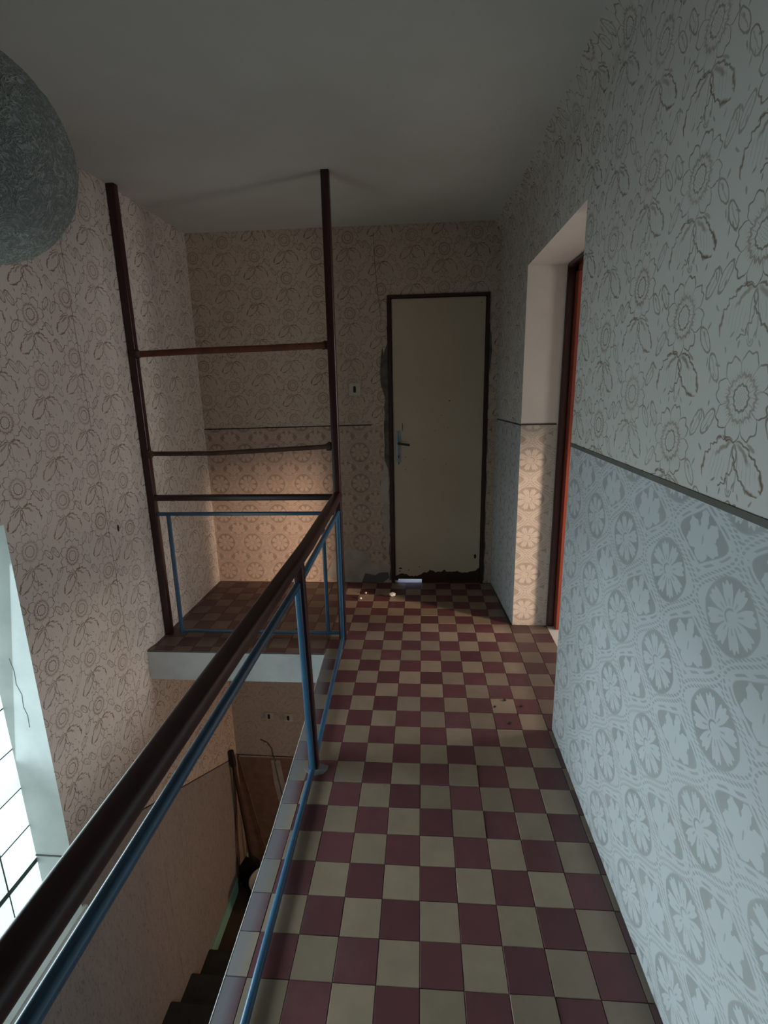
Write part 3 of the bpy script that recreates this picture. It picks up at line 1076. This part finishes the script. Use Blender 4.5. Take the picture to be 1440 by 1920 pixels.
# ------------------------------------------------------------------ railing
rail = empty('stair_railing', (-0.48, 2.837, 0), 'maroon and blue painted metal railing along the stairwell with posts up to the ceiling', 'railing')


def rx(y):
    """foot line of the railing"""
    return -0.428 - max(0.0, y - 1.5) * 0.039


TX = -0.450                      # line of the handrail



def rpart(nm, path, prof, mt, up=Vector((0, 0, 1))):
    bm = bmesh.new()
    sweep(bm, path, prof, up)
    return adopt(link(nm, bm, M[mt], smooth=True), rail)


SQ = rrect(0.042, 0.042, 0.006)
PY = 2.837
rpart('post', [(rx(PY), PY, 0), (rx(PY) + 0.008, PY, ZC)], SQ, 'maroon', Vector((0, 1, 0)))
rpart('post', [(-1.592, 2.868, 0), (-1.588, 2.868, ZC)], SQ, 'maroon', Vector((0, 1, 0)))
for py in (1.75, 0.02, -1.85):
    rpart('post', [(rx(py), py, 0), (TX, py, 0.88)], rrect(0.038, 0.038, 0.005), 'maroon', Vector((0, 1, 0)))
HR = rrect(0.05, 0.042, 0.012)
rpart('handrail', [(TX - 0.026, PY, 0.894), (TX, 1.9, 0.892), (TX, -1.87, 0.890)], HR, 'maroon')
rpart('handrail', [(-1.57, 2.866, 0.878), (rx(PY), 2.84, 0.884)], rrect(0.035, 0.035, 0.009), 'maroon')
B = rrect(0.021, 0.021, 0.004, 2)
for ya, yb_ in ((2.81, 1.79), (1.715, 0.055), (-0.015, -1.82)):
    rpart('top_rail', [(TX - (0.026 if ya > 2.5 else 0.0), ya, 0.80), (TX, yb_, 0.80)], rrect(0.024, 0.024, 0.009, 3), 'blue')
    rpart('bottom_rail', [(rx(ya), ya, 0.016), (rx(ya * 0.5 + yb_ * 0.5), ya * 0.5 + yb_ * 0.5, 0.016), (rx(yb_), yb_, 0.016)], rrect(0.022, 0.022, 0.009, 3), 'blue')
    for y in (ya, yb_):
        rpart('baluster', [(rx(y), y, 0.012), (TX - (0.026 if y > 2.5 else 0.0), y, 0.80)], B, 'blue', Vector((0, 1, 0)))
yA = 2.853
rpart('top_rail', [(-1.565, yA + 0.01, 0.780), (-0.503, yA - 0.01, 0.787)], B, 'blue')
rpart('bottom_rail', [(-1.515, yA, 0.028), (-0.503, yA - 0.01, 0.034)], rrect(0.018, 0.018, 0.003, 2), 'blue')
rpart('baluster', [(-1.502, yA, 0.012), (-1.497, yA, 0.78)], B, 'blue', Vector((0, 1, 0)))
rpart('baluster', [(-0.572, yA - 0.008, 0.02), (-0.572, yA - 0.008, 0.785)], B, 'blue', Vector((0, 1, 0)))
bm = bmesh.new()
sheet(bm, [(-0.437 + 0.055 * math.cos(k * 0.785) * random.uniform(0.8, 1.2) + 0.012, 1.735 + 0.035 * math.sin(k * 0.785) * random.uniform(0.8, 1.2), 0.0006) for k in range(8)], (0, 0, 1), 0.002)
ft = adopt(link('cement_foot', bm, M['wash']), rail)
tag(ft, 'grey cement smeared round the foot of the middle post')
# plant rods between the two tall posts
rod = rpart('shelf_rod', [(-1.572, 2.86, 1.690), (-1.2, 2.86, 1.700), (-0.85, 2.855, 1.704), (-0.512, 2.845, 1.710)], rrect(0.034, 0.034, 0.012), 'rust')
tag(rod, 'rusty orange brown rod')
rod2 = rpart('shelf_rod', [(-1.572, 2.86, 1.140), (-1.2, 2.86, 1.138), (-0.8, 2.855, 1.156), (-0.505, 2.845, 1.172)], rrect(0.026, 0.026, 0.010), 'rust_dark')
for (x, z) in ((-1.56, 1.69), (-0.515, 1.711), (-1.56, 1.14), (-0.515, 1.172)):
    bm = bmesh.new()
    bmesh.ops.create_icosphere(bm, subdivisions=2, radius=0.024, matrix=Matrix.Translation((x, 2.853, z)))
    for v in bm.verts:
        v.co.z += random.uniform(-0.005, 0.005)
        v.co.x += random.uniform(-0.005, 0.005)
    adopt(link('weld', bm, M['rust_dark'], smooth=True), rail)

# ------------------------------------------------------------------ pendant globe
lc = Vector((-0.79, 0.951, 1.902))
lr = 0.1757
lamp = empty('pendant_lamp', (lc.x, lc.y, ZC), 'round pendant lamp with a crackled clear resin globe hanging over the stairwell', 'lamp')
bm = bmesh.new()
bmesh.ops.create_icosphere(bm, subdivisions=6, radius=lr)
for v in bm.verts:
    v.co += v.co.normalized() * random.uniform(-0.0022, 0.0012)
g = link('globe', bm, M['globe'], smooth=False)
for p in g.data.polygons:
    p.use_smooth = True
g.parent = lamp
g.location = (0, 0, lc.z - ZC)
bm = bmesh.new()
sweep(bm, [(0, 0, -0.01), (0, 0, lc.z + lr - ZC)], circ(0.004, 8))
link('cord', bm, M['black'], lamp, smooth=True)
bm = bmesh.new()
lathe(bm, [(0.001, lc.z + lr + 0.05 - ZC), (0.03, lc.z + lr + 0.045 - ZC), (0.045, lc.z + lr + 0.01 - ZC), (0.05, lc.z + lr - 0.02 - ZC)], 0, 0, 20)
link('lamp_cap', bm, M['ivory'], lamp, smooth=True)
bm = bmesh.new()
lathe(bm, [(0.001, -0.05), (0.03, -0.045), (0.05, -0.015), (0.052, 0.0)], 0, 0, 20)
link('ceiling_rose', bm, M['ivory'], lamp, smooth=True)

# ------------------------------------------------------------------ switches


def switch(x, z, label, plate, mt):
    s = empty('light_switch', (x, YB, z), label, 'switch', 'old wall switches')
    bm = bmesh.new()
    box(bm, -plate / 2, plate / 2, -0.009, 0, -plate / 2, plate / 2)
    bmesh.ops.bevel(bm, geom=bm.edges[:], offset=0.004, segments=2, affect='EDGES')
    link('plate', bm, M[mt], s, smooth=True)
    bm = bmesh.new()
    box(bm, -0.009, 0.009, -0.016, -0.008, -0.022, 0.022)
    bmesh.ops.bevel(bm, geom=bm.edges[:], offset=0.003, segments=2, affect='EDGES')
    link('toggle', bm, M['black'], s, smooth=True)


switch(-0.476, 1.472, 'pale square wall switch with black toggle beside the cream door', 0.085, 'ivory')
switch(-1.302, -1.225, 'left of the two wall switches in the stairwell under the gallery', 0.07, 'ivory')
switch(-1.136, -1.235, 'right of the two wall switches in the stairwell under the gallery', 0.075, 'ivory')

# ------------------------------------------------------------------ tools in the corner of the lower hall
sh = empty('shovel', (-1.53, 3.56, ZL), 'shovel with dark rounded blade leaning in the corner at the stair foot', 'shovel')
bt, tp = Vector((-1.515, 3.58, -2.45)), Vector((-1.603, 3.60, -1.46))
bm = bmesh.new()
dirv = (tp - bt).normalized()
sweep(bm, [bt - dirv * 0.1, bt.lerp(tp, 0.5), tp], circ(0.016, 10))
adopt(link('handle', bm, M['wood_dark'], smooth=True), sh)
bm = bmesh.new()
sweep(bm, [tp - dirv * 0.14, tp - dirv * 0.05, tp], circ(0.024, 10))
adopt(link('grip', bm, M['black'], smooth=True), sh)
bm = bmesh.new()
n = 9
rows = []
for i in range(13):
    f = i / 12
    z = -0.34 * f
    w = 0.088 * min(1, (0.25 + 3.2 * f)) * (1 if f < 0.6 else math.sqrt(max(0.03, 1 - ((f - 0.6) / 0.41) ** 2)))
    rows.append([bm.verts.new((w * s, -0.022 * (1 - s * s), z)) for s in [(-1 + 2 * k / (n - 1)) for k in range(n)]])
for r0, r1 in zip(rows, rows[1:]):
    for i in range(n - 1):
        bm.faces.new((r0[i], r0[i + 1], r1[i + 1], r1[i]))
bmesh.ops.solidify(bm, geom=bm.faces[:], thickness=0.004)
bl = link('blade', bm, M['blade'], smooth=True)
bl.parent = sh
bl.location = (0.02, -0.03, 0.345)
bl.rotation_euler = (math.radians(-4), 0, math.radians(25))


def stick(a, b, r, label, mt):
    o = empty('broom_handle', b, label, 'broom handle', 'thin handles in the corner')
    bm = bmesh.new()
    sweep(bm, [Vector(a) - Vector(b), (0, 0, 0.0)], circ(r, 8))
    link('shaft', bm, M[mt], o, smooth=True)
    bm = bmesh.new()
    d = (Vector(a) - Vector(b)).normalized()
    sweep(bm, [d * 0.0, d * 0.16], circ(r * 1.35, 8))
    link('socket', bm, M['wood_dark'], o, smooth=True)


stick((-1.612, 3.66, -1.62), (-1.60, 3.48, ZL), 0.009, 'thin wooden broom handle against the left wall, left of the shovel', 'wood_pale')
stick((-1.596, 3.72, -1.60), (-1.36, 3.66, ZL), 0.009, 'thin wooden broom handle right of the shovel, slanting across the far wall', 'wood_pale')

pail = empty('pail', (-1.345, 3.40, ZL), 'pale grey round pail beside the shovel at the stair foot', 'pail')
bm = bmesh.new()
lathe(bm, [(0.001, 0.004), (0.085, 0.004), (0.09, 0.0), (0.12, 0.23), (0.124, 0.235), (0.124, 0.245), (0.116, 0.245), (0.112, 0.235), (0.085, 0.02), (0.001, 0.02)], 0, 0, 28)
link('body', bm, M['pail'], pail, smooth=True)
bm = bmesh.new()
sweep(bm, [(0.122 * math.cos(a), -0.06 * math.sin(a) * 0.6 - 0.05 * math.sin(a), 0.235 - 0.05 * math.sin(a)) for a in [math.pi * k / 12 for k in range(13)]], circ(0.003, 6))
link('bail', bm, M['steel'], pail, smooth=True)

# ------------------------------------------------------------------ bits on the floor


def chunk(nm, x, y, r, sc, label, cat, group, mt, rot=0.0):
    bm = bmesh.new()
    bmesh.ops.create_icosphere(bm, subdivisions=1, radius=r)
    for v in bm.verts:
        v.co = Vector((v.co.x * sc[0], v.co.y * sc[1], v.co.z * sc[2])) * random.uniform(0.75, 1.2)
    zmin = min(v.co.z for v in bm.verts)
    for v in bm.verts:
        v.co.z -= zmin
    o = link(nm, bm, M[mt])
    o.location = (x, y, 0.0006)
    o.rotation_euler.z = rot
    return tag(o, label, cat, group)


chunk('plaster_chunk', -0.215, 3.475, 0.026, (1.1, 0.8, 0.7), 'white plaster chunk on the tiles in front of the cream door', 'debris', None, 'chalk')
chunk('wood_splinter', -0.262, 3.482, 0.026, (1.3, 0.25, 0.3), 'dark wood splinter lying left of the white plaster chunk', 'debris', None, 'crumb', -0.2)
for x, y, w in ((-0.44, 3.43, 'nearer'), (-0.415, 3.53, 'farther')):
    chunk('plaster_crumb', x, y, 0.010, (1, 1, 0.7), w + ' of the two pale plaster crumbs on the tiles right of the tall post', 'debris', 'plaster crumbs by the post', 'chalk')
for x, y, w in ((0.345, 2.18, 'leftmost'), (0.40, 2.235, 'farthest'), (0.47, 2.19, 'rightmost'), (0.395, 2.06, 'nearest')):
    chunk('dirt_crumb', x, y, 0.007, (1.2, 1, 0.6), w + ' of the four dark dirt crumbs on the tiles beside the open doorway', 'debris', 'dirt crumbs by the doorway', 'crumb')
